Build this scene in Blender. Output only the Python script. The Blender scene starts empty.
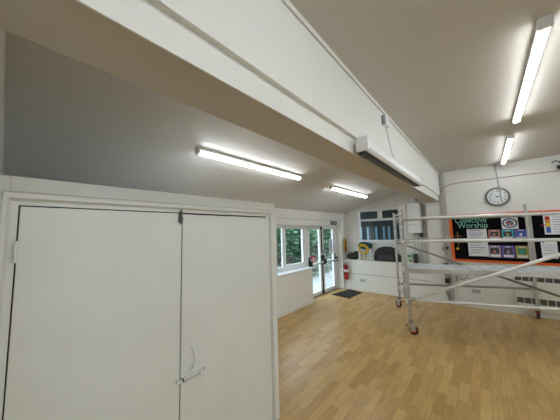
import bpy, bmesh, math, random
from mathutils import Vector, Matrix
random.seed(7)
S = bpy.context.scene
COL = S.collection
# ------------------------------------------------------------------ camera, world, exposure
F = 234.0629
cam_d = bpy.data.cameras.new('camera'); cam = bpy.data.objects.new('camera', cam_d); COL.objects.link(cam)
cam_d.sensor_width = 36.0; cam_d.lens = F / 560 * 36.0; cam_d.clip_start = 0.01; cam_d.clip_end = 200
yaw, pit, rol = -0.71539891, 0.09380654, -0.02536976
fw = Vector((math.sin(yaw)*math.cos(pit), math.cos(yaw)*math.cos(pit), math.sin(pit)))
rt = Vector((math.cos(yaw), -math.sin(yaw), 0)); up = rt.cross(fw)
r2 = math.cos(rol)*rt + math.sin(rol)*up; u2 = -math.sin(rol)*rt + math.cos(rol)*up
m = Matrix((r2, u2, -fw)).transposed().to_4x4(); m.translation = Vector((0, 0, 1.7))
cam.matrix_world = m
S.camera = cam
S.cycles.caustics_reflective = False; S.cycles.caustics_refractive = False
S.view_settings.view_transform = 'Standard'; S.view_settings.look = 'None'
S.view_settings.gamma = 1; S.view_settings.use_curve_mapping = False
S.view_settings.exposure = 0.97
W = bpy.data.worlds.new('overcast_sky'); S.world = W; W.use_nodes = True
W.node_tree.nodes['Background'].inputs[0].default_value = (0.80, 0.90, 1.0, 1)
W.node_tree.nodes['Background'].inputs[1].default_value = 2.8
TUBE = 13.5

# ------------------------------------------------------------------ materials
def mat(name, col, rough=0.6, metal=0.0, bump=0.0, bscale=60, var=0.0, vscale=3, spec=0.5, emit=None, es=0):
    M = bpy.data.materials.new(name); M.use_nodes = True
    nt = M.node_tree; b = nt.nodes['Principled BSDF']
    b.inputs['Base Color'].default_value = (*col, 1); b.inputs['Roughness'].default_value = rough
    b.inputs['Metallic'].default_value = metal; b.inputs['Specular IOR Level'].default_value = spec
    tc = nt.nodes.new('ShaderNodeTexCoord')
    if var:
        n = nt.nodes.new('ShaderNodeTexNoise'); n.inputs['Scale'].default_value = vscale; n.inputs['Detail'].default_value = 5
        nt.links.new(tc.outputs['Object'], n.inputs['Vector'])
        rp = nt.nodes.new('ShaderNodeValToRGB')
        rp.color_ramp.elements[0].position = .3; rp.color_ramp.elements[1].position = .7
        rp.color_ramp.elements[0].color = (*[c*(1-var) for c in col], 1); rp.color_ramp.elements[1].color = (*[min(1, c*(1+var)) for c in col], 1)
        nt.links.new(n.outputs['Fac'], rp.inputs[0]); nt.links.new(rp.outputs[0], b.inputs['Base Color'])
    if bump:
        n = nt.nodes.new('ShaderNodeTexNoise'); n.inputs['Scale'].default_value = bscale; n.inputs['Detail'].default_value = 4
        nt.links.new(tc.outputs['Object'], n.inputs['Vector'])
        bp = nt.nodes.new('ShaderNodeBump'); bp.inputs['Strength'].default_value = bump; bp.inputs['Distance'].default_value = .004
        nt.links.new(n.outputs['Fac'], bp.inputs['Height']); nt.links.new(bp.outputs[0], b.inputs['Normal'])
    if emit:
        b.inputs['Emission Color'].default_value = (*emit, 1); b.inputs['Emission Strength'].default_value = es
    return M

def brick_mat(name, col):
    M = mat(name, col, .55); nt = M.node_tree; b = nt.nodes['Principled BSDF']
    tc = nt.nodes.new('ShaderNodeTexCoord'); sp = nt.nodes.new('ShaderNodeSeparateXYZ'); cb = nt.nodes.new('ShaderNodeCombineXYZ')
    nt.links.new(tc.outputs['Object'], sp.inputs[0]); nt.links.new(sp.outputs['X'], cb.inputs['X']); nt.links.new(sp.outputs['Z'], cb.inputs['Y'])
    br = nt.nodes.new('ShaderNodeTexBrick'); br.inputs['Scale'].default_value = 1; br.inputs['Brick Width'].default_value = .225
    br.inputs['Row Height'].default_value = .075; br.inputs['Mortar Size'].default_value = .006; br.inputs['Mortar Smooth'].default_value = .6
    nt.links.new(cb.outputs[0], br.inputs['Vector'])
    bp = nt.nodes.new('ShaderNodeBump'); bp.invert = True; bp.inputs['Strength'].default_value = .35; bp.inputs['Distance'].default_value = .004
    nt.links.new(br.outputs['Fac'], bp.inputs['Height']); nt.links.new(bp.outputs[0], b.inputs['Normal'])
    return M

def floor_mat():
    M = mat('oak_strip_floor', (.5, .33, .16), .33); nt = M.node_tree; b = nt.nodes['Principled BSDF']
    tc = nt.nodes.new('ShaderNodeTexCoord'); mp = nt.nodes.new('ShaderNodeMapping'); mp.inputs['Rotation'].default_value = (0, 0, math.pi/2)
    nt.links.new(tc.outputs['Object'], mp.inputs['Vector'])
    br = nt.nodes.new('ShaderNodeTexBrick'); br.offset = .37; br.offset_frequency = 2
    br.inputs['Scale'].default_value = 1; br.inputs['Brick Width'].default_value = .36; br.inputs['Row Height'].default_value = .085
    br.inputs['Mortar Size'].default_value = .0012; br.inputs['Mortar Smooth'].default_value = .2; br.inputs['Bias'].default_value = 0
    br.inputs['Color1'].default_value = (.44, .262, .082, 1); br.inputs['Color2'].default_value = (.60, .388, .142, 1)
    br.inputs['Mortar'].default_value = (.33, .19, .08, 1)
    nt.links.new(mp.outputs[0], br.inputs['Vector'])
    n = nt.nodes.new('ShaderNodeTexNoise'); n.inputs['Scale'].default_value = 9; n.inputs['Detail'].default_value = 6
    m2 = nt.nodes.new('ShaderNodeMapping'); m2.inputs['Scale'].default_value = (6, .5, 1)
    nt.links.new(tc.outputs['Object'], m2.inputs['Vector']); nt.links.new(m2.outputs[0], n.inputs['Vector'])
    mx = nt.nodes.new('ShaderNodeMix'); mx.data_type = 'RGBA'; mx.blend_type = 'OVERLAY'; mx.inputs[0].default_value = .35
    nt.links.new(br.outputs['Color'], mx.inputs[6]); nt.links.new(n.outputs['Fac'], mx.inputs[7])
    nt.links.new(mx.outputs[2], b.inputs['Base Color'])
    return M

def glass_mat():
    M = bpy.data.materials.new('window_glass'); M.use_nodes = True; nt = M.node_tree; nt.nodes.clear()
    o = nt.nodes.new('ShaderNodeOutputMaterial'); t = nt.nodes.new('ShaderNodeBsdfTransparent'); g = nt.nodes.new('ShaderNodeBsdfGlossy')
    t.inputs[0].default_value = (.93, .97, .97, 1); g.inputs['Roughness'].default_value = .02
    f = nt.nodes.new('ShaderNodeFresnel'); f.inputs[0].default_value = 1.45; mx = nt.nodes.new('ShaderNodeMixShader')
    gi = nt.nodes.new('ShaderNodeNewGeometry'); su = nt.nodes.new('ShaderNodeMath'); su.operation = 'SUBTRACT'; su.inputs[0].default_value = 1; mu = nt.nodes.new('ShaderNodeMath'); mu.operation = 'MULTIPLY'
    nt.links.new(gi.outputs['Backfacing'], su.inputs[1]); nt.links.new(su.outputs[0], mu.inputs[0]); nt.links.new(f.outputs[0], mu.inputs[1]); nt.links.new(mu.outputs[0], mx.inputs[0]); nt.links.new(t.outputs[0], mx.inputs[1]); nt.links.new(g.outputs[0], mx.inputs[2]); nt.links.new(mx.outputs[0], o.inputs[0])
    return M

def leaf_mat(name, a, b_):
    M = mat(name, a, .45); nt = M.node_tree; b = nt.nodes['Principled BSDF']
    gi = nt.nodes.new('ShaderNodeNewGeometry'); rp = nt.nodes.new('ShaderNodeValToRGB')
    rp.color_ramp.elements[0].color = (*a, 1); rp.color_ramp.elements[1].color = (*b_, 1)
    nt.links.new(gi.outputs['Random Per Island'], rp.inputs[0]); nt.links.new(rp.outputs[0], b.inputs['Base Color'])
    return M

WALL = mat('off_white_wall_paint', (.80, .79, .745), .6, bump=.15)
WALLB = brick_mat('painted_brickwork', (.77, .76, .72))
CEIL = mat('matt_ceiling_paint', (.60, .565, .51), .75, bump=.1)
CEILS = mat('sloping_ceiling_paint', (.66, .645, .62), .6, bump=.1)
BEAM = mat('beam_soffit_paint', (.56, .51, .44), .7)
GLOSSW = mat('white_gloss_paint', (.80, .79, .75), .35, bump=.1, bscale=25)
CUPB = mat('cupboard_cream_paint', (.76, .755, .70), .42, bump=.25, bscale=14, var=.025, vscale=4)
PVC = mat('white_upvc', (.83, .85, .86), .3)
GAP = mat('dark_gap', (.03, .028, .025), .8)
BLACK = mat('black_plastic', (.015, .015, .017), .4)
ALU = mat('dull_aluminium', (.50, .48, .45), .42, metal=.75, bump=.2, bscale=80, var=.12, vscale=12)
ALUW = mat('bright_aluminium', (.68, .67, .64), .38, metal=.55, var=.08, vscale=9)
ALUD = mat('weathered_aluminium', (.30, .28, .26), .5, metal=.6)
DECK = mat('worn_grey_deck', (.60, .63, .65), .6, bump=.5, bscale=60, var=.3, vscale=14)
RED = mat('signal_red', (.42, .015, .015), .35)
RUB = mat('dark_rubber', (.03, .03, .03), .7)
ORG = mat('orange_border', (.78, .13, .02), .6)
FELT = mat('black_display_felt', (.005, .005, .006), .95, spec=.1)
MINT = mat('mint_green_card', (.22, .52, .42), .6)
PAPER = mat('white_paper', (.78, .80, .83), .6)
INK = mat('grey_print', (.25, .26, .30), .7)
GREY = mat('grey_plastic', (.35, .36, .36), .5)
LGREY = mat('light_grey_plastic', (.55, .55, .53), .5)
YEL = mat('yellow_plastic', (.72, .47, .02), .45)
TEAL = mat('teal_cloth', (.012, .06, .07), .8)
BAG = mat('black_nylon', (.010, .010, .011), .55, bump=.5, bscale=40)
BAGG = mat('grey_nylon', (.035, .037, .04), .6)
MATM = mat('brown_coir_mat', (.018, .014, .011), .95, bump=1, bscale=150)
BROWN = mat('brown_leather', (.10, .05, .03), .6)
FLOOR = floor_mat(); GLASS = glass_mat()
LAMP = mat('lamp_diffuser', (.9, .9, .9), .4, emit=(.90, .955, 1.0), es=TUBE)
WHITEM = mat('white_enamel', (.84, .85, .85), .35)
PIPE = mat('painted_pipe', (.50, .48, .44), .5)
WIRE = mat('dark_red_cable', (.25, .025, .03), .5)
CREAM = mat('cream_enamel', (.72, .70, .63), .45)
BLUEM = mat('blue_print', (.05, .12, .45), .6); PURP = mat('purple_print', (.16, .13, .42), .6)
TEALP = mat('turquoise_print', (.05, .40, .45), .6); OCH = mat('ochre_print', (.50, .36, .12), .6)
PINKP = mat('dusty_pink_print', (.50, .22, .16), .6); MAUVE = mat('mauve_print', (.42, .28, .42), .6)
DKP = mat('dark_print', (.05, .05, .06), .6); GRNP = mat('green_print', (.10, .30, .12), .6)
CLOCKF = mat('clock_face_white', (.80, .82, .82), .4); CLOCKR = mat('clock_grey_rim', (.20, .21, .21), .35, metal=.3)

# ------------------------------------------------------------------ helpers (world coordinates)
ORI = {}
def tag(o, label=None, cat=None, group=None, kind=None):
    if label: o['label'] = label
    if cat: o['category'] = cat
    if group: o['group'] = group
    if kind: o['kind'] = kind
    return o
def thing(name, loc, label, cat, group=None):
    o = bpy.data.objects.new(name, None); COL.objects.link(o); o.location = loc; o.empty_display_size = .1
    ORI[o] = Vector(loc); return tag(o, label, cat, group)
def obj(name, bm, M, parent=None, smooth=False):
    me = bpy.data.meshes.new(name); pos = Vector((0, 0, 0))
    if parent: base = ORI[parent]
    else:
        xs = [v.co for v in bm.verts]
        pos = Vector(((min(v.x for v in xs)+max(v.x for v in xs))/2, (min(v.y for v in xs)+max(v.y for v in xs))/2, min(v.z for v in xs))) if KEEP[0] is None else Vector(KEEP[0])
        base = pos
    bmesh.ops.recalc_face_normals(bm, faces=bm.faces)
    bmesh.ops.translate(bm, verts=bm.verts, vec=-base)
    bm.to_mesh(me); bm.free()
    for m_ in (M if isinstance(M, (list, tuple)) else [M]): me.materials.append(m_)
    if smooth:
        for p in me.polygons: p.use_smooth = True
        if smooth is not True:
            me.set_sharp_from_angle(angle=math.radians(smooth))
    o = bpy.data.objects.new(name, me); COL.objects.link(o); o.parent = parent
    if not parent: o.location = pos
    ORI[o] = Vector(base)
    return o
KEEP = [None]
def struct(name, bm, M, parent=None):
    KEEP[0] = (0, 0, 0); o = obj(name, bm, M, parent); KEEP[0] = None
    if not parent: o['kind'] = 'structure'
    return o
def B(): return bmesh.new()
def box(bm, x0, x1, y0, y1, z0, z1, bev=0, mi=0, mtx=None):
    x0, x1 = min(x0, x1), max(x0, x1); y0, y1 = min(y0, y1), max(y0, y1); z0, z1 = min(z0, z1), max(z0, z1)
    mm = Matrix.Translation(((x0+x1)/2, (y0+y1)/2, (z0+z1)/2)) @ Matrix.Diagonal((x1-x0, y1-y0, z1-z0, 1))
    if mtx is not None: mm = mtx @ mm
    r = bmesh.ops.create_cube(bm, size=1, matrix=mm)
    fs = set(f for v in r['verts'] for f in v.link_faces)
    for f in fs: f.material_index = mi
    if bev:
        es = list(set(e for v in r['verts'] for e in v.link_edges))
        bmesh.ops.bevel(bm, geom=es, offset=bev, segments=2, profile=.6, affect='EDGES')
    return bm
def frame_to(a, b):
    a, b = Vector(a), Vector(b); d = (b-a); q = d.to_track_quat('Z', 'Y')
    return Matrix.Translation((a+b)/2) @ q.to_matrix().to_4x4(), d.length
def tube(bm, a, b, r, seg=12, r2=None, mi=0):
    mm, L = frame_to(a, b)
    rr = bmesh.ops.create_cone(bm, cap_ends=True, segments=seg, radius1=r, radius2=r if r2 is None else r2, depth=L, matrix=mm)
    for f in set(f for v in rr['verts'] for f in v.link_faces): f.material_index = mi
    return bm
def bar(bm, a, b, w, h, bev=0):
    mm, L = frame_to(a, b)
    box(bm, -w/2, w/2, -h/2, h/2, -L/2, L/2, bev, mtx=mm); return bm
def sweep(bm, pts, r, seg=8, closed=False):
    pts = [Vector(p) for p in pts]; rings = []; n = len(pts)
    for i, p in enumerate(pts):
        if closed: d = pts[(i+1) % n] - pts[i-1]
        else: d = pts[min(i+1, n-1)] - pts[max(i-1, 0)]
        q = d.normalized().to_track_quat('Z', 'Y')
        rings.append([bm.verts.new(p + q @ Vector((r*math.cos(2*math.pi*k/seg), r*math.sin(2*math.pi*k/seg), 0))) for k in range(seg)])
    for i in range(n if closed else n-1):
        A, C_ = rings[i], rings[(i+1) % n]
        for k in range(seg): bm.faces.new((A[k], A[(k+1) % seg], C_[(k+1) % seg], C_[k]))
    if not closed: bm.faces.new(rings[0][::-1]); bm.faces.new(rings[-1])
    return bm
def lathe(bm, prof, cx, cy, seg=20, mtx=None):
    rings = []
    for r, z in prof:
        rings.append([bm.verts.new((mtx or Matrix()) @ Vector((cx+r*math.cos(2*math.pi*k/seg), cy+r*math.sin(2*math.pi*k/seg), z))) for k in range(seg)])
    for a, b in zip(rings, rings[1:]):
        for k in range(seg): bm.faces.new((a[k], a[(k+1) % seg], b[(k+1) % seg], b[k]))
    bm.faces.new(rings[0][::-1]); bm.faces.new(rings[-1]); return bm
def prism(bm, poly, axis, a, b, mi=0):
    """extrude a polygon (list of 2d points) along axis from a to b"""
    def P(p, t): return {'x': (t, p[0], p[1]), 'y': (p[0], t, p[1]), 'z': (p[0], p[1], t)}[axis]
    A = [bm.verts.new(P(p, a)) for p in poly]; C_ = [bm.verts.new(P(p, b)) for p in poly]; n = len(poly)
    fs = [bm.faces.new(A[::-1]), bm.faces.new(C_)]
    for i in range(n): fs.append(bm.faces.new((A[i], A[(i+1) % n], C_[(i+1) % n], C_[i])))
    for f in fs: f.material_index = mi
    return bm
def text(body, name, size, M, parent, loc, rx=math.pi/2, sx=1.0, offs=0.0):
    c = bpy.data.curves.new(name, 'FONT'); c.body = body; c.size = size; c.extrude = .0015; c.offset = offs
    t = bpy.data.objects.new('tmp_text', c); COL.objects.link(t)
    dg = bpy.context.evaluated_depsgraph_get(); me = bpy.data.meshes.new_from_object(t.evaluated_get(dg))
    COL.objects.unlink(t); bpy.data.objects.remove(t)
    bm = B(); bm.from_mesh(me)
    bmesh.ops.transform(bm, verts=bm.verts, matrix=Matrix.Translation(loc) @ Matrix.Rotation(rx, 4, 'X') @ Matrix.Diagonal((sx, 1, 1, 1)))
    return obj(name, bm, M, parent)

# ------------------------------------------------------------------ the room
XL, XW, YF, YA, ZC, XB, XS, ZS = -3.24, -3.45, 6.573, 6.80, 2.99, -.765, -1.04, 2.325
YN = -.068
SL = .315
def zs(x): return 2.20 + SL*(x-XL)
struct('floor', box(B(), -3.52, 4.3, -3.1, 6.9, -.1, 0), FLOOR)
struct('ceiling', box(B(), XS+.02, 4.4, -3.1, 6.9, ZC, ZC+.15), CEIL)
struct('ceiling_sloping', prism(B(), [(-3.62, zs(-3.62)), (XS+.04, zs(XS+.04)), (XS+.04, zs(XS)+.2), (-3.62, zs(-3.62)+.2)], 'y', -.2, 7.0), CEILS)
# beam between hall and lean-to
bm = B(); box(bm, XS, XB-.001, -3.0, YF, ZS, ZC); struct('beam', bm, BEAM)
struct('trim_1', box(B(), XB-.001, XB+.006, -3.0, YF, ZS-.004, 2.46), GLOSSW)         # lower fascia
struct('trim_2', box(B(), XB-.001, XB+.034, -3.0, YF, 2.452, 2.945), WALL)            # upper boarding, standing proud
struct('trim_3', box(B(), XB-.001, XB+.042, -3.0, YF, 2.95, ZC), WALL)               # cornice strip
# left wall with window and double door opening (y 3.7 .. 6.5, head 1.85)
bm = B(); z = 2.3
box(bm, XL-.32, XL, YN, 3.60, 0, z); box(bm, XL-.32, XL, 6.50, 7.0, 0, z); box(bm, XL-.32, XL, 3.60, 6.50, 1.85, z); box(bm, XL-.32, XL, 3.60, 4.87, 0, .80)
struct('wall_left', bm, WALL)
struct('baseboard_left', box(B(), XL, XL+.018, 3.0, 4.875, 0, .082, .004), GLOSSW)
struct('trim_4', box(B(), XL, XL+.014, 1.8, 6.6, 1.985, 1.998), LGREY)
struct('trim_5', box(B(), XW-.03, XL+.025, 3.602, 4.89, .80, .83, .006), PVC)           # window board
struct('trim_6', box(B(), XW-.07, XW+.06, 4.86, 6.5, 0, .02), ALU)                    # door threshold
# far wall, window wall of the lean-to with its opening, boxed-in ledge
bm = B(); box(bm, XS, 4.4, YF, YF+.35, 0, ZC+.05); struct('wall_far', bm, WALLB)
bm = B(); X0, X1, Z0, Z1 = -2.86, -1.58, 1.34, 2.29
box(bm, -3.6, X0, YA, YA+.25, .8, 3.1); box(bm, X1, XS, YA, YA+.25, .8, 3.1); box(bm, X0, X1, YA, YA+.25, .8, Z0); box(bm, X0, X1, YA, YA+.25, Z1, 3.1)
struct('wall_far_window', bm, WALL)
bm = B(); box(bm, XL, XS, YF, YA+.2, 0, .845, .004); box(bm, XL, XS, YF-.006, YF+.01, .80, .845); struct('wall_far_ledge', bm, WALL)
struct('trim_8', box(B(), XL, XS, YF-.008, YF-.0, .452, .464), GREY)
struct('baseboard_far', box(B(), XL, XS+.3, YF-.02, YF, 0, .095, .004), GLOSSW)
struct('baseboard_far_hall', box(B(), XS+.3, 4.3, YF-.02, YF, 0, .095, .004), GLOSSW)
struct('wall_near', box(B(), -3.6, XS+.001, YN-.2, YN, 0, 3.0), WALL)
struct('wall_hall_side', box(B(), XS, XB, -3.1, YN, 0, 3.0), WALL)
struct('wall_back', box(B(), XS, 4.4, -3.3, -3.1, 0, 3.1), WALL)
bm = B(); box(bm, 4.3, 4.5, -3.3, 6.9, 0, 1.0); box(bm, 4.3, 4.5, -3.3, 6.9, 2.3, 3.1)
for a_, b_ in ((-3.3, -2.4), (-.8, .2), (1.8, 2.8), (4.4, 6.9)): box(bm, 4.3, 4.5, a_, b_, 1.0, 2.3)
struct('wall_right', bm, WALL)
for i_, (a_, b_) in enumerate(((-2.4, -.8), (.2, 1.8), (2.8, 4.4))):  # unseen windows, added so daylight brightens the cupboard and beam
    bm = B(); mid_ = (a_+b_)/2
    for y0_, y1_, z0_, z1_ in ((a_, a_+.06, 1.0, 2.3), (b_-.06, b_, 1.0, 2.3), (mid_-.03, mid_+.03, 1.0, 2.3), (a_, b_, 1.0, 1.06), (a_, b_, 2.24, 2.3)): box(bm, 4.37, 4.43, y0_, y1_, z0_, z1_, .004)
    w_ = struct('window_%d' % (i_+3), bm, PVC); ORI[w_] = Vector((0, 0, 0))
    obj('pane', box(B(), 4.395, 4.405, a_+.04, b_-.04, 1.04, 2.26), GLASS, w_)

# window beside the door (window_1)
def member(bm, y0, y1, z0, z1, d=.035, x=XW): box(bm, x-d, x+d, y0, y1, z0, z1, .005)
bm = B(); member(bm, 3.602, 4.87, .83, .925, .022); member(bm, 3.602, 4.87, 1.79, 1.85, .022); member(bm, 4.0, 4.085, .925, 1.79, .022); member(bm, 4.79, 4.87, .925, 1.79, .022); member(bm, 3.602, 3.64, .925, 1.79, .022)
w1 = struct('window_1', bm, PVC)
ORI[w1] = Vector((0, 0, 0))
bm = B(); member(bm, 4.088, 4.788, .927, .95, .028); member(bm, 4.088, 4.788, 1.765, 1.788, .028); member(bm, 4.088, 4.108, .95, 1.765, .028); member(bm, 4.768, 4.788, .95, 1.765, .028)
obj('window_sash', bm, PVC, w1)
obj('pane', box(B(), XW-.006, XW+.006, 3.63, 4.79, .92, 1.79), GLASS, w1)
# door frame + two leaves
bm = B(); member(bm, 4.87, 4.955, .02, 1.85, .04); member(bm, 6.39, 6.50, .02, 1.85, .04); member(bm, 4.955, 6.39, 1.80, 1.85, .04)
struct('trim_7', bm, PVC)
def leaf(name, y0, y1, hinge_left):
    bm = B(); s = .095; zt = 1.80; ze = .03
    member(bm, y0, y0+s, ze, zt, .03); member(bm, y1-s, y1, ze, zt, .03); member(bm, y0+s, y1-s, ze, ze+.085, .03); member(bm, y0+s, y1-s, zt-.05, zt, .03)
    member(bm, y0+s, y1-s, .815, .865, .03)
    d = struct(name, bm, PVC); ORI[d] = Vector((0, 0, 0))
    obj('pane', box(B(), XW-.005, XW+.005, y0+s, y1-s, .1, 1.76), GLASS, d)
    bm = B(); tube(bm, (XW+.11, y0+.05, .865), (XW+.11, y1-.05, .865), .017)
    obj('push_bar', bm, PVC, d, 40)
    for yy in (y0+.045, y1-.045):
        bm = B(); box(bm, XW+.03, XW+.13, yy-.022, yy+.022, .81, .95, .008); box(bm, XW+.03, XW+.06, yy-.02, yy+.02, .80, 1.04, .006)
        obj('bar_bracket', bm, BLACK, d)
    return d
d1 = leaf('door_1', 4.96, 5.645, True); d2 = leaf('door_2', 5.65, 6.385, False)
bm = B(); tube(bm, (XW+.045, 5.615, 1.10), (XW+.045, 5.615, 1.80), .011); tube(bm, (XW+.045, 5.615, .04), (XW+.045, 5.615, .86), .011)
box(bm, XW+.03, XW+.075, 5.59, 5.64, 1.74, 1.82, .004); box(bm, XW+.03, XW+.075, 5.59, 5.64, .03, .12, .004)
obj('vertical_bolt', bm, BLACK, d1)
bm = B(); box(bm, XW+.03, XW+.036, 5.65, 5.672, .03, 1.80); obj('black_seal', bm, BLACK, d2)

# far window (window_2)
bm = B()
def fm(x0, x1, z0, z1, d=.035): box(bm, x0, x1, YA+.05-d, YA+.05+d, z0, z1, .004)
fm(X0, X0+.055, Z0, Z1); fm(X1-.055, X1, Z0, Z1); fm(X0+.055, X1-.055, Z0, Z0+.07); fm(X0+.055, X1-.055, Z1-.06, Z1); fm(X0+.055, X1-.055, 1.95, 2.01); fm(-2.27, -2.16, 2.01, Z1-.06)
w2 = struct('window_2', bm, PVC); ORI[w2] = Vector((0, 0, 0))
obj('pane', box(B(), X0+.04, X1-.04, YA+.045, YA+.055, Z0+.05, Z1-.04), GLASS, w2)
obj('window_sill', box(B(), X0-.02, X1+.02, YA-.05, YA+.05, Z0-.025, Z0, .004), PVC, w2)

# ------------------------------------------------------------------ built-in cupboard on the left
XC = -1.55
cb = thing('cupboard', (-2.4, .82, 0), 'large cream painted double-door built-in cupboard filling the left foreground', 'cupboard')
CY0, CY1, CT = YN+.003, 1.711, 1.978
bm = B()
box(bm, XL, XC-.035, CY0, CY0+.03, 0, CT); box(bm, XL, XC-.035, CY1-.03, CY1, 0, CT); box(bm, XL, XC-.035, CY0, CY1, CT-.03, CT); box(bm, XL, XC-.06, CY0, CY1, 0, .03)
box(bm, XC-.05, XC-.035, CY0, CY1, .0, CT); obj('carcass', bm, CUPB, cb)
# face frame: outer flat band, then a raised moulding around the doors
DY0, DYM, DY1, DT = .0225, .766, 1.593, 1.846
bm = B(); box(bm, XC-.035, XC-.004, CY0, -.012, 0, CT, .004); box(bm, XC-.035, XC-.004, 1.625, CY1, 0, CT, .004); box(bm, XC-.035, XC-.004, -.012, 1.625, 1.868, CT, .004)
obj('frame', bm, GLOSSW, cb)
bm = B()
prism(bm, [(XC-.01, 1.868), (XC+.014, 1.880), (XC+.016, 1.902), (XC-.01, 1.912)], 'y', -.030, 1.662)
prism(bm, [(-.030, XC-.01), (-.036, XC+.012), (-.016, XC+.014), (-.006, XC-.01)][::-1] if False else [(XC-.01, -.034), (XC+.014, -.030), (XC+.014, -.016), (XC-.01, -.006)], 'z', 0, 1.9)
prism(bm, [(XC-.01, 1.625), (XC+.014, 1.634), (XC+.016, 1.656), (XC-.01, 1.664)], 'z', 0, 1.9)
obj('moulding', bm, CUPB, cb)
bm = B(); box(bm, XC-.035, XC-.012, -.012, 1.625, 1.850, 1.868); box(bm, XC-.035, XC-.012, -.012, DY0-.005, 0, 1.85); box(bm, XC-.035, XC-.012, DY1+.003, 1.625, 0, 1.85); obj('door_stop', bm, CUPB, cb)
bm = B(); box(bm, XC-.034, XC-.026, DY0-.008, DY1+.004, .005, 1.850); obj('gap_shadow_board', bm, GAP, cb)
dl = obj('door', box(B(), XC-.028, XC-.003, DY0, DYM-.003, .012, DT-.003, .003), CUPB, cb)
dr = obj('door', box(B(), XC-.028, XC-.002, DYM+.002, DY1, .012, DT-.008, .003), CUPB, cb)
ORI[dl] = ORI[dr] = ORI[cb]
# cover strip between the leaves
obj('cover_strip', box(B(), XC-.002, XC+.002, DYM+.003, DYM+.024, .012, DT-.012, .0015), CUPB, dr)
# hinge top left
bm = B(); box(bm, XC-.005, XC+.003, DY0-.012, DY0+.006, 1.595, 1.69, .002); tube(bm, (XC+.004, DY0-.004, 1.595), (XC+.004, DY0-.004, 1.69), .006); obj('hinge', bm, CUPB, dl, 40)
# dark bolt at the top where the leaves meet
bm = B(); box(bm, XC-.002, XC+.005, DYM-.026, DYM-.002, 1.785, 1.852, .001); tube(bm, (XC+.009, DYM-.012, 1.77), (XC+.009, DYM-.012, 1.868), .007); box(bm, XC+.004, XC+.018, DYM-.026, DYM-.002, 1.80, 1.815, .002); tube(bm, (XC+.008, DYM-.012, 1.80), (XC+.024, DYM-.034, 1.80), .005)
obj('top_bolt', bm, mat('dark_steel', (.10, .10, .10), .45, metal=.5), dl, 40)
# pull handle
bm = B(); ymid = .845
sweep(bm, [(XC+.001, ymid, .945), (XC+.012, ymid, .942), (XC+.022, ymid+.003, .925), (XC+.026, ymid+.005, .895), (XC+.026, ymid+.005, .865), (XC+.022, ymid+.002, .835), (XC+.012, ymid, .815), (XC+.001, ymid, .812)], .0055)
box(bm, XC-.002, XC+.003, ymid-.010, ymid+.012, .935, .965, .001); box(bm, XC-.002, XC+.003, ymid-.010, ymid+.010, .790, .818, .001); obj('handle', bm, GLOSSW, dr, 50)
# barrel bolt
P0, P1 = Vector((XC+.016, .744, .772)), Vector((XC+.016, .938, .772))
bm = B(); tube(bm, P0, P1, .0065); dv = (P1-P0)
for t, r in ((.0, .009), (.97, .010), (.82, .010)):
    c = P0 + dv*t; mm, L = frame_to(c-dv.normalized()*.009, c+dv.normalized()*.009); box(bm, -r, r, -r, r, -L/2, L/2, .003, mtx=mm)
c = P0+dv*.55; mm, L = frame_to(c-dv*.33, c+dv*.33); box(bm, -.009, .009, -.018, -.014, -L/2, L/2, .001, mtx=mm)
tube(bm, P0+dv*.80, P0+dv*.80+Vector((.028, .004, -.026)), .006)
bm2 = bm; obj('barrel_bolt', bm2, GLOSSW, dr, 40)
bm = B(); box(bm, XC-.003, XC+.010, .741, .756, .762, .782, .002); obj('keeper', bm, GLOSSW, dl)
bm = B(); c = P0+dv*.16; mm, L = frame_to(c-dv.normalized()*.004, c+dv.normalized()*.004); box(bm, -.009, .009, -.009, .009, -L/2, L/2, .001, mtx=mm); obj('dark_washer', bm, GAP, dr)

# ------------------------------------------------------------------ ceiling lights
def batten(loc, n, length, group, label, on=True):
    """n = surface normal pointing into the room"""
    n = Vector(n).normalized(); yv = Vector((0, 1, 0)); xv = yv.cross(n); R = Matrix((xv, yv, n)).transposed().to_4x4(); T = Matrix.Translation(loc) @ R
    t = thing('ceiling_light', loc, label, 'ceiling light', group); h = length/2
    bm = B(); box(bm, -.030, .030, -h, h, 0, .042, .003, mtx=T)
    obj('housing', bm, WHITEM, t)
    bm = B(); prism(bm, [(-.027, .040), (.027, .040), (.027, .052), (.022, .064), (0, .069), (-.022, .064), (-.027, .052)], 'y', -h+.025, h-.025); bmesh.ops.transform(bm, matrix=T, verts=bm.verts)
    obj('diffuser', bm, LAMP, t)
    for s in (-1, 1):
        bm = B(); box(bm, -.033, .033, s*(h-.026), s*(h+.004), .0, .070, .005, mtx=T); obj('end_cap', bm, WHITEM, t)
batten((.385, 3.00, ZC), (0, 0, -1), 1.79, 'lights on the flat ceiling', 'nearer, larger of the two lit tube lights on the flat ceiling at right')
batten((.378, 5.43, ZC), (0, 0, -1), 1.79, 'lights on the flat ceiling', 'smaller farther tube light on the flat ceiling, above the wall clock')
batten((.385, .50, ZC), (0, 0, -1), 1.79, 'lights on the flat ceiling', 'tube light on the flat ceiling overhead, out of the picture above')
for y in (.5, 3.0, 5.43): batten((3.0, y, ZC), (0, 0, -1), 1.79, 'added lights on the flat ceiling out of view', 'added tube light on the flat ceiling outside the right of the picture')  # unseen second row, added for more light in the hall
nsl = (SL, 0, -1)
batten((-2.10, 2.03, zs(-2.10)), nsl, 1.72, 'lights on the sloping ceiling', 'longer-looking lit tube light on the low sloping ceiling above the cupboard')
batten((-2.14, 4.80, zs(-2.14)), nsl, 1.75, 'lights on the sloping ceiling', 'short-looking lit tube light on the low sloping ceiling above the glazed door')

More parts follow.
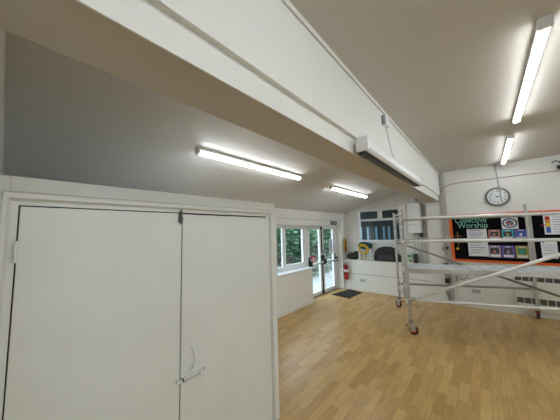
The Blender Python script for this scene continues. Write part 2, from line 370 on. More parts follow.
# ------------------------------------------------------------------ projector screen on the beam
XF = XB+.036
ps = thing('projector_screen', (XF+.05, 2.8, 2.30), 'rolled-up white projector screen case mounted on the side of the beam', 'projector screen')
bm = B(); prism(bm, [(XF+.002, 2.335), (XF+.002, 2.425), (XF+.03, 2.435), (XF+.085, 2.425), (XF+.095, 2.40), (XF+.095, 2.345), (XF+.075, 2.325), (XF+.06, 2.325), (XF+.06, 2.338), (XF+.02, 2.338)], 'y', 1.80, 3.92); obj('case', bm, WHITEM, ps)
bm = B(); box(bm, XF+.005, XF+.06, 1.82, 3.90, 2.327, 2.338); obj('slot', bm, GAP, ps)
bm = B(); box(bm, XF+.0, XF+.05, 1.83, 3.88, 2.314, 2.327, .002); obj('weight_bar', bm, BLACK, ps)
for y in (1.785, 3.922):
    bm = B(); box(bm, XF-.0, XF+.098, y, y+.018, 2.318, 2.438, .006); obj('end_cap', bm, WHITEM, ps)
bm = B(); tube(bm, (XF+.06, 1.80, 2.30), (XF+.06, 1.80, 2.33), .012); obj('spindle', bm, BLACK, ps)
sw = thing('pull_switch', (XB+.06, 2.6, 2.88), 'small white switch box on beam under the ceiling with a hanging cord', 'switch')
bm = B(); box(bm, XB+.03, XB+.075, 2.53, 2.66, 2.80, 2.90, .008); obj('box', bm, WHITEM, sw)
bm = B(); box(bm, XB+.034, XB+.07, 2.505, 2.535, 2.80, 2.90, .004); obj('side_plate', bm, GREY, sw)
bm = B(); sweep(bm, [(XB+.045, 2.62, 2.80), (XB+.05, 2.66, 2.68), (XB+.05, 2.74, 2.56), (XB+.06, 2.84, 2.47), (XB+.065, 2.86, 2.43)], .0035, 6); obj('cord', bm, GREY, sw)

# ------------------------------------------------------------------ boiler and ledge items
bl = thing('boiler', (-1.29, 6.62, 1.59), 'white wall-hung boiler beside the dark far window', 'boiler')
bm = B(); box(bm, -1.435, -1.165, 6.50, YA-.001, 1.595, 2.33, .012); obj('casing', bm, WHITEM, bl)
bm = B(); box(bm, -1.43, -1.17, 6.494, 6.50, 1.80, 1.806); obj('seam', bm, GREY, bl)
bm = B(); tube(bm, (-1.30, 6.66, 2.32), (-1.30, 6.66, zs(-1.35)-.005), .05); obj('flue', bm, WHITEM, bl, 40)
for x, z in ((-1.35, .85), (-1.28, .85), (-1.21, .85)):
    bm = B(); tube(bm, (x, 6.70, z), (x, 6.70, 1.60), .011); obj('pipe', bm, PIPE, bl, 40)
bm = B(); box(bm, -1.36, -1.26, 6.62, 6.75, 1.52, 1.595, .006); obj('valve_block', bm, GREY, bl)
bm = B(); box(bm, -1.21, -1.16, 6.58, 6.75, 1.49, 1.595, .006); obj('controller', bm, BLACK, bl)

LZ = .846
def blob(bm, c, r, sub=2, amp=.12, seed=1):
    rr = bmesh.ops.create_icosphere(bm, subdivisions=sub, radius=1, matrix=Matrix.Translation(c) @ Matrix.Diagonal((*r, 1)))
    rnd = random.Random(seed)
    for v in rr['verts']:
        d = v.co-Vector(c); v.co = Vector(c) + d*(1+rnd.uniform(-amp, amp))
    return bm
# black pile of bag
bg = thing('bag', (-3.0, 6.68, LZ), 'crumpled dark brown-black bag in the corner of the ledge', 'bag')
bm = B(); blob(bm, (-3.0, 6.68, LZ+.09), (.18, .085, .10), 3, .09, 3); blob(bm, (-2.90, 6.68, LZ+.15), (.10, .08, .09), 3, .08, 4)
for v in bm.verts: v.co.z = max(v.co.z, LZ+.001)
obj('body', bm, BAG, bg, True)
bm = B(); sweep(bm, [(-3.10, 6.64, LZ+.10), (-3.08, 6.60, LZ+.2), (-3.0, 6.59, LZ+.21), (-2.94, 6.60, LZ+.16)], .012); obj('strap', bm, BROWN, bg, True)
# white-legged stand with teal cloth bag and yellow coil
st = thing('folding_stand', (-2.63, 6.68, LZ), 'low stand with two white legs holding up the teal bag on the ledge', 'stand')
for x in (-2.79, -2.46):
    bm = B(); bar(bm, (x, 6.63, LZ), (x, 6.66, LZ+.30), .035, .02, .003); obj('leg', bm, WHITEM, st)
    bm = B(); bar(bm, (x, 6.775, LZ), (x, 6.74, LZ+.30), .03, .02, .003); obj('leg', bm, WHITEM, st)
obj('top_bar', box(B(), -2.81, -2.44, 6.635, 6.765, LZ+.295, LZ+.32, .004), WHITEM, st)
tb = thing('cloth_bag', (-2.62, 6.70, LZ+.32), 'teal cloth bag lying on the white-legged stand under the far window', 'bag')
bm = B(); blob(bm, (-2.62, 6.695, LZ+.405), (.215, .072, .105), 3, .05, 8)
for v in bm.verts: v.co.z = max(v.co.z, LZ+.322)
obj('body', bm, TEAL, tb, True)
obj('flap', blob(B(), (-2.62, 6.634, LZ+.36), (.15, .015, .06), 2, .05, 9), TEAL, tb, True)
cl = thing('cable_coil', (-2.655, 6.60, LZ+.12), 'coiled yellow cable hung on the front of the white-legged stand', 'cable')
for i, (r, dy, z) in enumerate(((.125, 0, .30), (.112, .012, .29), (.136, .016, .305), (.118, -.012, .31))):
    rnd = random.Random(i); c = (-2.655+rnd.uniform(-.01, .01), 6.608+dy, LZ+z)
    bm = B(); sweep(bm, [(c[0]+r*math.cos(a)*(1+.05*math.sin(3*a+i)), c[1]+.006*math.sin(2*a), c[2]+r*math.sin(a)*(1+.06*math.cos(2*a+i))) for a in [2*math.pi*k/28 for k in range(28)]], .014, 7, True); obj('loop', bm, YEL, cl, True)
bm = B(); sweep(bm, [(-2.60, 6.60, LZ+.20), (-2.57, 6.595, LZ+.12), (-2.60, 6.60, LZ+.06), (-2.62, 6.60, LZ+.012)], .011, 6); obj('loose_end', bm, YEL, cl, True)
# holdall
hd = thing('holdall', (-2.05, 6.68, LZ), 'large black holdall with rounded top on the ledge under the far window', 'bag')
bm = B(); prof = [(-2.36, LZ+.01), (-2.37, LZ+.14), (-2.33, LZ+.27), (-2.24, LZ+.355), (-2.12, LZ+.39), (-1.95, LZ+.385), (-1.83, LZ+.34), (-1.74, LZ+.25), (-1.70, LZ+.13), (-1.71, LZ+.01)]
prism(bm, prof, 'y', 6.60, 6.785); bmesh.ops.bevel(bm, geom=[e for e in bm.edges], offset=.02, segments=3, profile=.6, affect='EDGES'); obj('body', bm, BAG, hd, True)
bm = B(); sweep(bm, [(x, 6.592, z-.03) for x, z in ((-2.33, LZ+.10), (-2.31, LZ+.25), (-2.22, LZ+.33), (-2.1, LZ+.36), (-1.96, LZ+.355), (-1.85, LZ+.31), (-1.77, LZ+.22), (-1.74, LZ+.1))], .012, 8); obj('piping', bm, BAGG, hd, True)
bm = B(); box(bm, -2.24, -1.86, 6.582, 6.604, LZ+.03, LZ+.17, .012); obj('front_pocket', bm, BAGG, hd)
bm = B(); sweep(bm, [(-2.2, 6.59, LZ+.19), (-2.15, 6.575, LZ+.25), (-2.05, 6.57, LZ+.27), (-1.95, 6.575, LZ+.24), (-1.9, 6.59, LZ+.19)], .011, 8); obj('handle', bm, BAG, hd, True)
# green box
gb = thing('carton', (-1.43, 6.69, LZ), 'small green and white carton on the ledge under the boiler', 'box')
obj('body', box(B(), -1.53, -1.40, 6.62, 6.76, LZ, LZ+.24, .004), mat('pale_carton', (.55, .58, .52), .6), gb)
bm = B(); box(bm, -1.52, -1.41, 6.614, 6.621, LZ+.14, LZ+.20); box(bm, -1.50, -1.43, 6.614, 6.621, LZ+.03, LZ+.09); obj('green_print', bm, GRNP, gb)
tag(obj('storage_tin', box(B(), -1.39, -1.33, 6.60, 6.76, LZ, LZ+.22, .006), BAGG), 'dark narrow tin standing right of the green and white carton', 'tin')
# hanging lanyards at corner of left wall
hk = thing('hanging_straps', (XL+.02, 6.62, 1.45), 'yellow and red straps hanging from a hook beside the door', 'straps')
bm = B(); tube(bm, (XL, 6.62, 1.45), (XL+.05, 6.62, 1.45), .008); obj('hook', bm, GREY, hk)
rnd = random.Random(5)
for i in range(5):
    y = 6.56+.03*i; bm = B(); L_ = (.36, .28, .42, .25, .38)[i]
    sweep(bm, [(XL+.03, y, 1.45)] + [(XL+.03+rnd.uniform(0, .035), y+rnd.uniform(-.015, .015), 1.45-L_*k/5) for k in range(1, 6)], .016, 6); obj('strap', bm, (YEL, YEL, RED, YEL, BROWN)[i], hk, True)

# fire extinguisher
fe = thing('fire_extinguisher', (-3.145, 6.49, .29), 'red fire extinguisher hung on the low white boxing beside the door', 'fire extinguisher')
bm = B(); lathe(bm, [(.052, .29), (.062, .30), (.063, .34), (.063, .62), (.057, .66), (.045, .69), (.025, .705), (.022, .72)], -3.145, 6.49); obj('cylinder', bm, RED, fe, 40)
bm = B(); lathe(bm, [(.0645, .50), (.0645, .57)], -3.145, 6.49, 20); obj('label_band', bm, PAPER, fe, 40)
bm = B(); lathe(bm, [(.022, .72), (.024, .75), (.015, .76)], -3.145, 6.49, 12); box(bm, -3.14, -3.03, 6.475, 6.495, .755, .77, .003); box(bm, -3.14, -3.05, 6.475, 6.495, .78, .793, .003); obj('handle', bm, ALUD, fe)
bm = B(); sweep(bm, [(-3.13, 6.47, .74), (-3.16, 6.42, .73), (-3.18, 6.40, .65), (-3.175, 6.40, .50), (-3.17, 6.405, .40)], .011, 8); obj('hose', bm, BLACK, fe, True)
bm = B(); box(bm, -3.16, -3.10, 6.55, YF-.001, .55, .68, .003); obj('bracket', bm, GREY, fe)

# door mat, signs on glass, exit sign
mt = thing('door_mat', (-2.98, 6.1, 0), 'dark brown rectangular door mat on the floor inside the glazed doors', 'mat')
poly = [(-3.22, 5.73), (-3.09, 6.54), (-2.66, 6.36), (-2.71, 5.67)]
bm = B(); prism(bm, poly, 'z', 0.001, .012); obj('pile', bm, MATM, mt)
cx, cy = sum(p[0] for p in poly)/4, sum(p[1] for p in poly)/4
bm = B(); pp = [(cx+(x-cx)*1.05, cy+(y-cy)*1.03) for x, y in poly]; prism(bm, pp, 'z', .0, .006); obj('rubber_edge', bm, RUB, mt)
sg = thing('sticker', (XW+.008, 5.255, .875), 'square red sign with white ring on the left door glass', 'sign')
obj('backing', box(B(), XW+.0055, XW+.008, 5.15, 5.36, .875, 1.055), mat('red_sign', (.62, .03, .05), .5), sg)
bm = B(); sweep(bm, [(XW+.009, 5.255+.06*math.cos(a), .965+.055*math.sin(a)) for a in [2*math.pi*k/20 for k in range(20)]], .008, 6, True); box(bm, XW+.008, XW+.011, 5.235, 5.275, .925, 1.005); obj('white_symbol', bm, PAPER, sg)
nt_ = thing('notice_sheet', (XW+.008, 6.24, 1.1), 'white paper notice taped inside the right door glass', 'notice')
obj('sheet', box(B(), XW+.0055, XW+.008, 6.10, 6.28, 1.05, 1.46), PAPER, nt_)
bm = B()
for k in range(6): box(bm, XW+.008, XW+.0095, 6.12, 6.26, 1.40-.05*k, 1.415-.05*k)
obj('print', bm, BLUEM, nt_)
ex = thing('exit_sign', (XL+.01, 6.03, 1.87), 'small dark fire exit sign above the glazed doors', 'sign')
obj('plate', box(B(), XL, XL+.008, 5.87, 6.22, 1.862, 1.965), mat('dark_green_sign', (.02, .05, .04), .5), ex)
bm = B(); tube(bm, (XL+.008, 5.93, 1.945), (XL+.011, 5.93, 1.945), .010, 10); bar(bm, (XL+.0095, 5.93, 1.93), (XL+.0095, 5.95, 1.90), .003, .014)
bar(bm, (XL+.0095, 5.95, 1.90), (XL+.0095, 5.92, 1.875), .003, .009); bar(bm, (XL+.0095, 5.95, 1.90), (XL+.0095, 5.985, 1.88), .003, .009); bar(bm, (XL+.0095, 5.93, 1.925), (XL+.0095, 5.97, 1.925), .003, .008); obj('running_figure', bm, PAPER, ex)
bm = B(); box(bm, XL+.008, XL+.011, 6.04, 6.05, 1.865, 1.962); box(bm, XL+.008, XL+.011, 6.10, 6.18, 1.905, 1.92)
prism(bm, [(6.07, 1.9125), (6.11, 1.94), (6.11, 1.885)], 'x', XL+.008, XL+.011); obj('arrow', bm, PAPER, ex)

# ------------------------------------------------------------------ far wall fittings
YW = YF
def socket(x, z, label, y=YW):
    t = thing('power_socket', (x, y, z), label, 'socket', 'double sockets along the far wall')
    obj('plate', box(B(), x-.073, x+.073, y-.012, y, z-.043, z+.043, .004), LGREY, t)
    for s in (-1, 1):
        bm = B(); box(bm, x+s*.036-.024, x+s*.036+.024, y-.016, y-.011, z-.028, z+.03, .002); obj('outlet', bm, GREY, t)
socket(-2.70, .285, 'grey double socket on the low white boxing right of the fire extinguisher')
socket(-.245, .345, 'grey double socket low on the wall left of the heater')
rnd = random.Random(11)
for i, (x, r, lab) in enumerate(((-.735, .016, 'leftmost, thickest vertical pipe in the corner by the beam end'), (-.685, .011, 'middle thin vertical pipe in the corner by the beam end'), (-.640, .009, 'rightmost thinnest vertical pipe in the corner, nearest the display board'))):
    t = thing('wall_pipe', (x, YW-.025, 0), lab, 'pipe', 'vertical pipes in the hall corner')
    bm = B(); tube(bm, (x, YW-.025, .0), (x, YW-.025, ZC-.001), r); obj('tube', bm, PIPE, t, 40)
    for z in (.5, 1.2, 1.9, 2.6):
        bm = B(); box(bm, x-r-.006, x+r+.006, YW-.03, YW, z-.012, z+.012, .002); obj('clip', bm, PIPE, t)
t = thing('junction_box', (-.70, YW-.05, 1.24), 'dark valve box with cables on the corner pipes above platform height', 'junction box', 'corner boxes')
obj('body', box(B(), -.775, -.725, YW-.08, YW-.045, 1.18, 1.28, .004), GREY, t)
obj('body_cover', box(B(), -.70, -.65, YW-.075, YW-.04, 1.22, 1.28, .004), BLACK, t)
t = thing('thermostat_valves', (-.72, YW-.05, .7), 'cluster of dark valves and looping black cables low on the corner pipes', 'valves', 'corner boxes')
for z in (.85, .66, .52, .25):
    bm = B(); box(bm, -.77, -.68, YW-.085, YW-.045, z-.055, z+.055, .006); tube(bm, (-.725, YW-.12, z), (-.725, YW-.08, z), .022); obj('valve', bm, GREY if z in (.66, .25) else BLACK, t)
for i in range(3):
    x0 = -.60+.09*i; bm = B(); sweep(bm, [(x0-.02, YW-.012, .93), (x0+.03, YW-.012, .80), (x0+.06, YW-.012, .66), (x0+.03, YW-.012, .52+.04*i), (x0-.05, YW-.012, .50+.03*i), (x0-.09, YW-.012, .62)], .006, 6); obj('cable', bm, BLACK if i != 1 else GREY, t, True)
bm = B(); sweep(bm, [(-.735, YW-.05, 2.50), (-.72, YW-.01, 2.54), (-.66, YW-.008, 2.62), (-.55, YW-.008, 2.685), (-.3, YW-.008, 2.70), (.1, YW-.008, 2.695), (.6, YW-.008, 2.70), (1.1, YW-.008, 2.69), (1.8, YW-.008, 2.70), (3, YW-.008, 2.70)], .006, 6)
tag(obj('wall_cable', bm, WIRE, None, True), 'thin dark red cable clipped along the far wall above the clock', 'cable')
# clock
ck = thing('wall_clock', (.243, YW-.03, 2.31), 'round grey-rimmed white wall clock above the display board', 'clock')
RX = Matrix.Translation((.243, YW, 2.31)) @ Matrix.Rotation(math.pi/2, 4, 'X')
bm = B(); lathe(bm, [(.195, 0), (.198, .02), (.190, .04), (.165, .045), (.155, .034), (.155, .01)], 0, 0, 40, RX); obj('rim', bm, CLOCKR, ck, 40)
bm = B(); lathe(bm, [(.156, .012), (.156, .036)], 0, 0, 40, RX); obj('face', bm, CLOCKF, ck, 40)
for k in range(12):
    a = math.radians(30*k); nm = str(12 if k == 0 else k)
    w = .036 if k in (0, 10, 11) else .02
    text(nm, 'numeral', .05, BLACK, ck, (.243+.122*math.sin(a)-w/2, YW-.0365, 2.31+.122*math.cos(a)-.017), offs=.001)
def hand(a, L_, w, nm):
    a = math.radians(a); bm = B(); d = Vector((math.sin(a), 0, math.cos(a))); c = Vector((.243, YW-.042, 2.31)); bar(bm, c-d*.03, c+d*L_, w, .003); obj(nm, bm, BLACK, ck)
hand(74, .06, .014, 'hour_hand'); hand(-48, .125, .011, 'minute_hand')
obj('hub', tube(B(), (.243, YW-.036, 2.31), (.243, YW-.047, 2.31), .015, 14), BLACK, ck)
cd = thing('hanging_rod', (.265, YW-.05, 2.45), 'thin dark rod hanging from the ceiling down across the clock face', 'rod')
obj('rod', tube(B(), (.300, YW-.062, 2.215), (.262, YW-.062, ZC-.001), .009), GREY, cd)
obj('bracket', box(B(), .245, .285, YW-.075, YW, 2.93, 2.96, .003), GREY, cd)
tag(obj('conduit', box(B(), -.075, -.06, YW-.012, YW, 2.72, ZC-.001, .002), WALL), 'short white conduit from the ceiling left of the clock', 'conduit')
# dark bracket at right edge of view
wb = thing('wall_bracket', (1.15, YW-.05, 2.75), 'small black curled bracket on the far wall at the right edge', 'bracket')
obj('plate', box(B(), 1.09, 1.16, YW-.05, YW, 2.72, 2.79, .005), BLACK, wb)
obj('arm', sweep(B(), [(1.14, YW-.04, 2.79), (1.12, YW-.08, 2.85), (1.06, YW-.10, 2.87), (1.02, YW-.10, 2.84)], .010, 8), BLACK, wb, True)

# display board
BX0, BX1, BZ0, BZ1 = -.60, 1.95, .965, 1.975
nb = thing('display_board', (.67, YW-.01, BZ0), 'long black display board with an orange border on the far wall', 'notice board')
obj('backing', box(B(), BX0, BX1, YW-.022, YW-.001, BZ0, BZ1), FELT, nb)
def edge(x0, x1, z0, z1): obj('border', box(B(), x0, x1, YW-.028, YW-.001, z0, z1, .002), ORG, nb)
edge(BX0-.005, BX1+.005, BZ1-.035, BZ1+.005); edge(BX0-.005, BX1+.005, BZ0-.005, BZ0+.04); edge(BX0-.005, BX0+.05, BZ0+.04, BZ1-.035); edge(BX1-.05, BX1+.005, BZ0+.04, BZ1-.035)
obj('divider', box(B(), .615, .685, YW-.035, YW-.02, BZ0+.03, BZ1-.03, .002), ALU, nb)
ti = thing('title_lettering', (-.25, YW-.024, 1.68), 'mint green cut-out lettering reading Collective Worship on the display board', 'lettering')
text('Collective', 'word', .165, MINT, ti, (-.50, YW-.0245, 1.80), sx=.80, offs=.0005)
text('Worship', 'word', .165, MINT, ti, (-.455, YW-.0245, 1.685), sx=.86, offs=.0005)
YP = YW-.023
def sheet(x0, x1, z0, z1, name, label, cat, M, group=None):
    t = thing(name, ((x0+x1)/2, YP, z0), label, cat, group); obj('sheet', box(B(), x0, x1, YP-.003, YP, z0, z1), M, t); return t
def ink(t, rects, M, name='print', y=YP-.0035):
    bm = B()
    for x0, x1, z0, z1 in rects: box(bm, x0, x1, y-.0012, y+.0008, z0, z1)
    return obj(name, bm, M, t)
t = sheet(-.305, .02, 1.085, 1.655, 'notice_sheet', 'tall white printed notice below the word Worship', 'notice', PAPER)
ink(t, [(-.27, -.06, 1.615, 1.632)] + [(-.27, -.02-.05*(k % 3), 1.57-.052*k, 1.582-.052*k) for k in range(9)] + [(-.27, -.25, 1.115, 1.135)], INK)
ink(t, [(-.27, -.03, 1.548, 1.556)], BLUEM, 'blue_rule')
t = sheet(.262, .50, 1.645, 1.875, 'emblem_poster', 'white poster with a dark ring emblem above the small posters', 'poster', PAPER)
bm = B(); sweep(bm, [(.381+.098*math.cos(a), YP-.004, 1.765+.085*math.sin(a)) for a in [2*math.pi*k/32 for k in range(32)]], .013, 6, True); obj('dark_ring', bm, DKP, t)
bm = B(); tube(bm, (.381, YP-.0036, 1.765), (.381, YP-.003, 1.765), .055, 24); obj('grey_disc', bm, GREY, t)
ink(t, [(.33, .365, 1.75, 1.80), (.39, .43, 1.725, 1.76)], RED, 'red_mark'); ink(t, [(.365, .40, 1.77, 1.815), (.335, .37, 1.715, 1.74)], BLUEM, 'blue_mark'); ink(t, [(.40, .435, 1.775, 1.80)], GRNP, 'green_mark')
cards = [(.045, .225, 1.44, 1.635, PINKP, DKP, 'dusty pink bordered poster, left one in the upper row of small posters'),
         (.245, .425, 1.44, 1.635, TEALP, DKP, 'turquoise bordered poster, middle one in the upper row of small posters'),
         (.435, .605, 1.44, 1.635, PURP, BLUEM, 'violet bordered poster, right one in the upper row of small posters'),
         (.02, .208, 1.07, 1.315, MAUVE, DKP, 'mauve bordered poster, left one in the lower row of small posters'),
         (.222, .405, 1.07, 1.315, PURP, DKP, 'lilac-blue bordered poster, middle one in the lower row of small posters'),
         (.42, .60, 1.07, 1.315, OCH, GRNP, 'ochre bordered poster, right one in the lower row of small posters')]
for i, (x0, x1, z0, z1, Mc, Mi, lab) in enumerate(cards):
    t = sheet(x0, x1, z0, z1, 'small_poster', lab, 'poster', Mc, 'small posters on the display board')
    w = x1-x0; h = z1-z0
    ink(t, [(x0+.15*w, x1-.15*w, z0+.32*h, z0+.80*h)], Mi, 'picture'); ink(t, [(x0+.12*w, x1-.12*w, z0+.07*h, z0+.25*h), (x0+.3*w, x1-.3*w, z0+.86*h, z0+.92*h)], PAPER, 'caption_panel')
    ink(t, [(x0+.38*w, x0+.60*w, z0+.36*h, z0+.6*h)], (PINKP, OCH, PAPER, PINKP, MAUVE, TEALP)[i], 'figure', YP-.0045)
cr = thing('paper_cross', (-.47, YP, 1.40), 'thin brown paper cross on the left of the display board', 'cross')
obj('cross', box(box(B(), -.478, -.462, YP-.003, YP, 1.30, 1.60), -.53, -.41, YP-.003, YP, 1.50, 1.514), mat('bronze_card', (.28, .13, .02), .6), cr)
tag(obj('paper_star', prism(B(), [(-.49+(.035 if k % 2 == 0 else .017)*math.sin(k*math.pi/5), 1.235+(.035 if k % 2 == 0 else .017)*math.cos(k*math.pi/5)) for k in range(10)], 'y', YP-.003, YP), YEL), 'small yellow paper star low on the left of the display board', 'star')
t = sheet(.835, 1.16, 1.53, 1.885, 'chart_poster', 'white chart with red, yellow and blue blocks right of the board divider', 'poster', PAPER)
ink(t, [(.855, .915, 1.80, 1.865)], RED, 'red_block'); ink(t, [(.855, .915, 1.74, 1.80)], mat('amber_print', (.65, .25, .03), .6), 'orange_block'); ink(t, [(.855, .915, 1.67, 1.74)], YEL, 'yellow_block'); ink(t, [(.855, .915, 1.56, 1.67)], BLUEM, 'blue_block')
ink(t, [(.95, 1.13, 1.84-.045*k, 1.85-.045*k) for k in range(7)], INK)
tag(obj('paper_arrow', box(B(), .79, .86, YP-.008, YP-.0035, 1.695, 1.71), RED), 'small red pointer pinned at the left edge of the chart', 'pointer')
t = sheet(.765, .965, 1.09, 1.44, 'notice_sheet', 'white notice on the lower part of the board right of the divider', 'notice', PAPER)
ink(t, [(.785, .81, 1.375, 1.40)], BLUEM, 'blue_mark'); ink(t, [(.79, .94, 1.33-.05*k, 1.338-.05*k) for k in range(4)], INK)

# convector heater
ht = thing('heater', (1.0, YW-.07, .1), 'long cream convector heater with slotted grilles under the display board', 'heater')
HX0, HX1, HY = .35, 1.85, YW-.085
bm = B(); box(bm, HX0, HX1, HY+.012, YW-.001, .115, .80, .004); box(bm, HX0, HX1, HY, HY+.012, .345, .655, .002); box(bm, HX0, HX1, HY, HY+.012, .735, .80, .002); box(bm, HX0, HX1, HY, HY+.012, .115, .24, .002); obj('casing', bm, CREAM, ht)
for z0, z1, xo in ((.655, .735, .0), (.24, .345, .03)):
    g = obj('grille', box(B(), HX0+.003, HX1-.003, HY+.009, HY+.0115, z0, z1), mat('dark_grille', (.07, .075, .06), .7), ht); ORI[g] = ORI[ht]
    n = 15
    for k in range(n+1): x = HX0+k*(HX1-HX0-.010)/n; obj('fin', box(B(), x, x+.010, HY+.002, HY+.010, z0, z1), CREAM, g)

# ------------------------------------------------------------------ scaffold tower
U = Vector((2.12, .81, 0)).normalized(); Wv = Vector((-U.y, U.x, 0)); N0 = Vector((-1.03, 4.36, 0)); WD = 1.39; LN = 2.29
def Q(u, w, z): p = N0+U*u+Wv*w; return Vector((p.x, p.y, z))
tw = thing('scaffold_tower', Q(LN/2, WD/2, 0), 'aluminium mobile scaffold tower with grey deck and castors before the display board', 'scaffold tower')
TOP = 2.11; FOOT = .20
for e, u in enumerate((0, LN)):
    mid = .42 if e == 0 else .28
    for w in (0, mid, WD):
        z0 = FOOT if w in (0, WD) else .45; z1 = (TOP if w != WD else 2.06) if e == 0 else 2.12
        bm = B(); tube(bm, Q(u, w, z0), Q(u, w, z1), .0235, 14); obj('upright', bm, ALU, tw, 40)
    z = .45; k = 0
    while z < 2.0:
        bm = B(); tube(bm, Q(u, -.0, z), Q(u, mid, z), .0165, 10); obj('rung', bm, ALUW, tw, 40)
        if k % 3 == 0 and e == 0:
            bm = B(); tube(bm, Q(u, mid, z), Q(u, WD, z), .0165, 10); obj('cross_tube', bm, ALUW, tw, 40)
        z += .255; k += 1
    if e == 0:
        bm = B(); tube(bm, Q(u, mid, 1.95), Q(u, WD, 1.70), .014, 10); tube(bm, Q(u, mid, .62), Q(u, WD, .30), .014, 10); obj('frame_brace', bm, ALU, tw, 40)
def rail(nm, a, b, M=ALUW, r=.0235):
    d = (b-a).normalized(); bm = B(); tube(bm, a, b, r, 12); o = obj(nm, bm, M, tw, 40); ORI[o] = ORI[tw]
    for p, s in ((a, 1), (b, -1)):
        bm = B(); c = p + d*s*.02; tube(bm, c-d*.035, c+d*.035, r+.007, 10); box(bm, c.x-.012, c.x+.012, c.y-.012, c.y+.012, c.z-.04, c.z+.02, .004); obj('clamp', bm, ALU, o, 40)
off = -.035
rail('guard_rail', Q(.0, off, 1.868), Q(LN, off, 1.868)); rail('guard_rail', Q(.0, off, 1.492), Q(LN, off, 1.497))
rail('guard_rail', Q(.0, WD-off, 1.90), Q(LN, WD-off, 1.90), ALU); rail('guard_rail', Q(.0, WD-off, 1.45), Q(LN, WD-off, 1.45), ALU)
rail('ledger', Q(0, off, .548), Q(LN, off, .56)); rail('ledger', Q(0, WD-off, .50), Q(LN, WD-off, .52), ALUD, .020)
rail('diagonal_brace', Q(.03, off-.03, .565), Q(LN, off-.03, 1.46)); rail('diagonal_brace', Q(.03, WD-off, 1.40), Q(LN, .28, .55), ALUD, .019)
# deck
zd = 1.035; n1 = .08; n2 = .66
def slab(bm, u0, u1, w0, w1, z0, z1, bev=.003):
    R = Matrix((U, Wv, Vector((0, 0, 1)))).transposed().to_4x4(); box(bm, u0, u1, w0, w1, z0, z1, bev, mtx=Matrix.Translation(N0) @ R)
dk = obj('deck', (lambda b: (slab(b, .06, LN-.06, n1, n2, zd-.02, zd), b)[1])(B()), DECK, tw); ORI[dk] = ORI[tw]
for w0 in (n1-.03, n2):
    b = B(); slab(b, .03, LN-.03, w0, w0+.03, zd-.075, zd-.002); obj('side_beam', b, ALU, dk)
for u0 in (-.03, LN-.03):
    b = B(); slab(b, u0, u0+.06, n1, n2, zd-.05, zd-.022); obj('hook_end', b, ALUW, dk)
b = B(); slab(b, .9, .912, n1+.02, n2-.02, zd, zd+.003, 0); slab(b, 1.55, 1.562, n1+.02, n2-.02, zd, zd+.003, 0); obj('trapdoor_seam', b, ALUD, dk)
# castors
PLATE = ALUD
for (u, w, ang) in ((0, 0, 20), (0, WD, 150), (LN, WD, 262), (LN, 0, 200)):
    p = Q(u, w, 0); c = obj('castor', tube(B(), (p.x, p.y, .17), (p.x, p.y, .30), .019), PLATE, tw, 40); ORI[c] = ORI[tw]
    a = math.radians(ang); dx = Vector((math.cos(a), math.sin(a), 0)); dyv = Vector((-dx.y, dx.x, 0)); hc = p + dx*.035; hc.z = .065
    bm = B(); tube(bm, hc-dyv*.02, hc+dyv*.02, .065, 24); obj('wheel', bm, RUB, c, 40)
    bm = B(); tube(bm, hc-dyv*.023, hc+dyv*.023, .042, 18); obj('red_hub', bm, RED, c, 40)
    R = Matrix((dx, dyv, Vector((0, 0, 1)))).transposed().to_4x4(); T = Matrix.Translation((p.x, p.y, 0)) @ R
    bm = B()
    for s in (-1, 1): box(bm, -.02, .055, s*.028-.003, s*.028+.003, .05, .155, .002, mtx=T)
    box(bm, -.035, .06, -.034, .034, .145, .165, .004, mtx=T); obj('fork', bm, ALU, c)
    bm = B(); box(bm, -.09, -.03, -.022, .022, .135, .15, .003, mtx=T); box(bm, .055, .10, -.02, .02, .11, .125, .003, mtx=T); obj('brake_pedal', bm, RED if w else ALUD, c)
    bm = B(); tube(bm, (p.x, p.y, .19), (p.x, p.y, .23), .034); tube(bm, p+dyv*-.06+Vector((0, 0, .21)), p+dyv*.06+Vector((0, 0, .21)), .012); obj('adjuster_nut', bm, ALUD, c, 40)
# short brace on the far right post
bm = B(); tube(bm, Q(LN, WD, .40), Q(LN-.0+.16, WD, .62), .015); obj('short_brace', bm, ALU, tw, 40)

# ------------------------------------------------------------------ outside
GRD = mat('leaf_litter_ground', (.13, .12, .10), .9, bump=1, bscale=20, var=.6, vscale=6)
PAVE = mat('pale_paving', (.50, .52, .53), .8, bump=.4, bscale=12, var=.15, vscale=3)
bm = B(); box(bm, -60, -3.56, -30, 60, -.2, -.06); struct('ground', bm, GRD)
bm = B(); box(bm, -5.2, -3.52, 3, 12, -.12, -.035); struct('path', bm, PAVE)
bm = B(); rnd = random.Random(2)
NX, NY = 26, 60; grid = []
for i in range(NX):
    row = []
    for j in range(NY):
        x = -5.1-.28*i; y = 2+.5*j
        row.append(bm.verts.new((x, y, -.06+min(i, 14)*.11+rnd.uniform(-.05, .07)*(i > 0))))
    grid.append(row)
for i in range(NX-1):
    for j in range(NY-1): bm.faces.new((grid[i][j], grid[i+1][j], grid[i+1][j+1], grid[i][j+1]))
struct('bank', bm, GRD)
L1 = leaf_mat('dark_laurel_leaf', (.01, .04, .025), (.13, .28, .15)); L2 = leaf_mat('mid_green_leaf', (.05, .14, .06), (.34, .52, .26)); L3 = leaf_mat('pale_ground_leaf', (.10, .18, .12), (.50, .58, .52))
STEM = mat('brown_stem', (.08, .055, .035), .9)
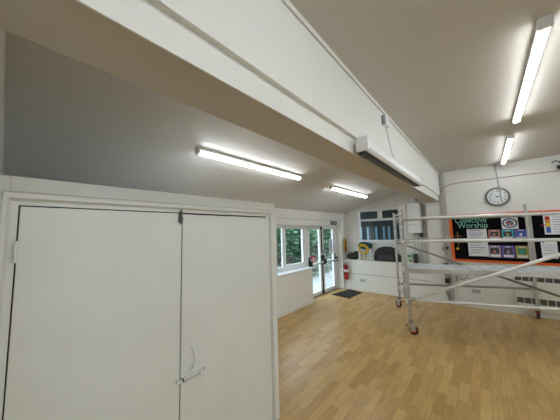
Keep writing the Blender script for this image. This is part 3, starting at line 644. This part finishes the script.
def leaves(bm, c, R_, n, size, rnd, low=0):
    for _ in range(n):
        d = Vector((rnd.gauss(0, 1), rnd.gauss(0, 1), rnd.gauss(0, 1))).normalized() * (rnd.random()**.4)
        p = Vector((c[0]+d.x*R_[0], c[1]+d.y*R_[1], c[2]+d.z*R_[2]))
        if p.z < low or p.x > -3.75: continue
        s = size*rnd.uniform(.6, 1.3); q = Vector((rnd.uniform(-1, 1), rnd.uniform(-1, 1), rnd.uniform(-.2, 1))).to_track_quat('Z', 'Y')
        pts = [(-1, 0, 0), (-.2, .42, .06), (1, 0, 0), (-.2, -.42, .06)]
        bm.faces.new([bm.verts.new(p+q @ Vector((a*s, b_*s, e*s))) for a, b_, e in pts])
shr = [((-5.9, 7.2), (1.1, 1.2, 1.25), 1.5, L1, 'dark laurel bush seen through the narrow left-hand window pane'),
       ((-6.6, 9.2), (1.3, 1.3, 1.3), 2.0, L2, 'mid green bush filling the wide window pane'),
       ((-6.9, 11.5), (1.2, 1.4, 1.6), 2.3, L1, 'dark bush behind the left door glass'),
       ((-5.7, 12.3), (1.1, 1.1, 1.5), 1.9, L2, 'mid green bush behind the right door glass'),
       ((-8.8, 12.5), (2.0, 2.8, 2.4), 2.8, L1, 'tall dark bush at the back of the bank'),
       ((-7.9, 7.2), (1.6, 2.2, 2.0), 2.6, L1, 'tall dark bush behind the narrow pane'),
       ((-6.6, 16.0), (2.4, 2.0, 2.5), 2.4, L1, 'distant dark bush past the right door')]
for i, ((x, y), R_, zc, M_, lab) in enumerate(shr):
    t = thing('garden_bush', (x, y, 0), lab, 'bush', 'bushes outside the glazed doors')
    rnd = random.Random(20+i); bm = B()
    for k in range(6):
        o_ = Vector((rnd.uniform(-.6, .6)*R_[0], rnd.uniform(-.6, .6)*R_[1], rnd.uniform(-.5, .5)*R_[2]))
        leaves(bm, (x+o_.x, y+o_.y, zc+o_.z), [r*.6 for r in R_], 900, .085, rnd, .1)
    obj('foliage', bm, M_, t)
    bm = B()
    for k in range(5): sweep(bm, [(x+rnd.uniform(-.1, .1), y+rnd.uniform(-.1, .1), .0), (x+rnd.uniform(-.3, .3), y+rnd.uniform(-.3, .3), zc*.5), (x+rnd.uniform(-.7, .7), y+rnd.uniform(-.7, .7), zc)], .025, 6)
    obj('stems', bm, STEM, t)
bm = B(); rnd = random.Random(9)
for _ in range(5000):
    x = rnd.uniform(-8.0, -4.9); y = rnd.uniform(5, 14); z = -.02+max(0, (-5.1-x)/.28)*.11*1.0; z = min(z, 1.5)+rnd.uniform(0, .14)
    s = rnd.uniform(.04, .09); q = Vector((rnd.uniform(-.6, .6), rnd.uniform(-.6, .6), 1)).to_track_quat('Z', 'Y')
    bm.faces.new([bm.verts.new(Vector((x, y, z))+q @ Vector((a*s, b_*s, 0))) for a, b_ in ((-1, 0), (-.2, .45), (1, 0), (-.2, -.45))])
tag(obj('ground_ivy', bm, L3), 'low pale green ivy covering the bank outside the doors', 'ivy', kind='stuff')

# dim passage behind the far window: dark back fence with pale blue uprights
DARK = mat('dark_passage', (.02, .025, .028), .8); PB = mat('pale_blue_slat', (.18, .32, .42), .5); DT = mat('dark_teal_sheet', (.008, .03, .032), .6)
bm = B(); box(bm, -4.6, .2, 8.6, 8.7, 0, 3.4); struct('passage_wall', bm, DARK)
bm = B(); box(bm, -4.0, .2, 7.05, 8.7, 2.75, 2.85); struct('added_shade_roof', bm, DARK)  # unseen canopy added to block skylight and darken the view behind the window
bm = B(); box(bm, -3.5, .2, 7.05, 8.7, -.1, 0); struct('passage_floor', bm, DARK)
fs = thing('slatted_screen', (-2.3, 8.2, 0), 'dark teal screen with pale blue uprights seen through the far window', 'screen')
obj('sheet', box(B(), -3.9, -1.2, 8.24, 8.27, 0.0, 1.81), DT, fs)
for x in (-3.55, -3.317, -3.086, -2.796, -2.551, -2.393, -2.18, -1.9, -1.6): obj('upright', box(B(), x-.028, x+.028, 8.18, 8.239, 0, 1.80, .005), PB, fs)
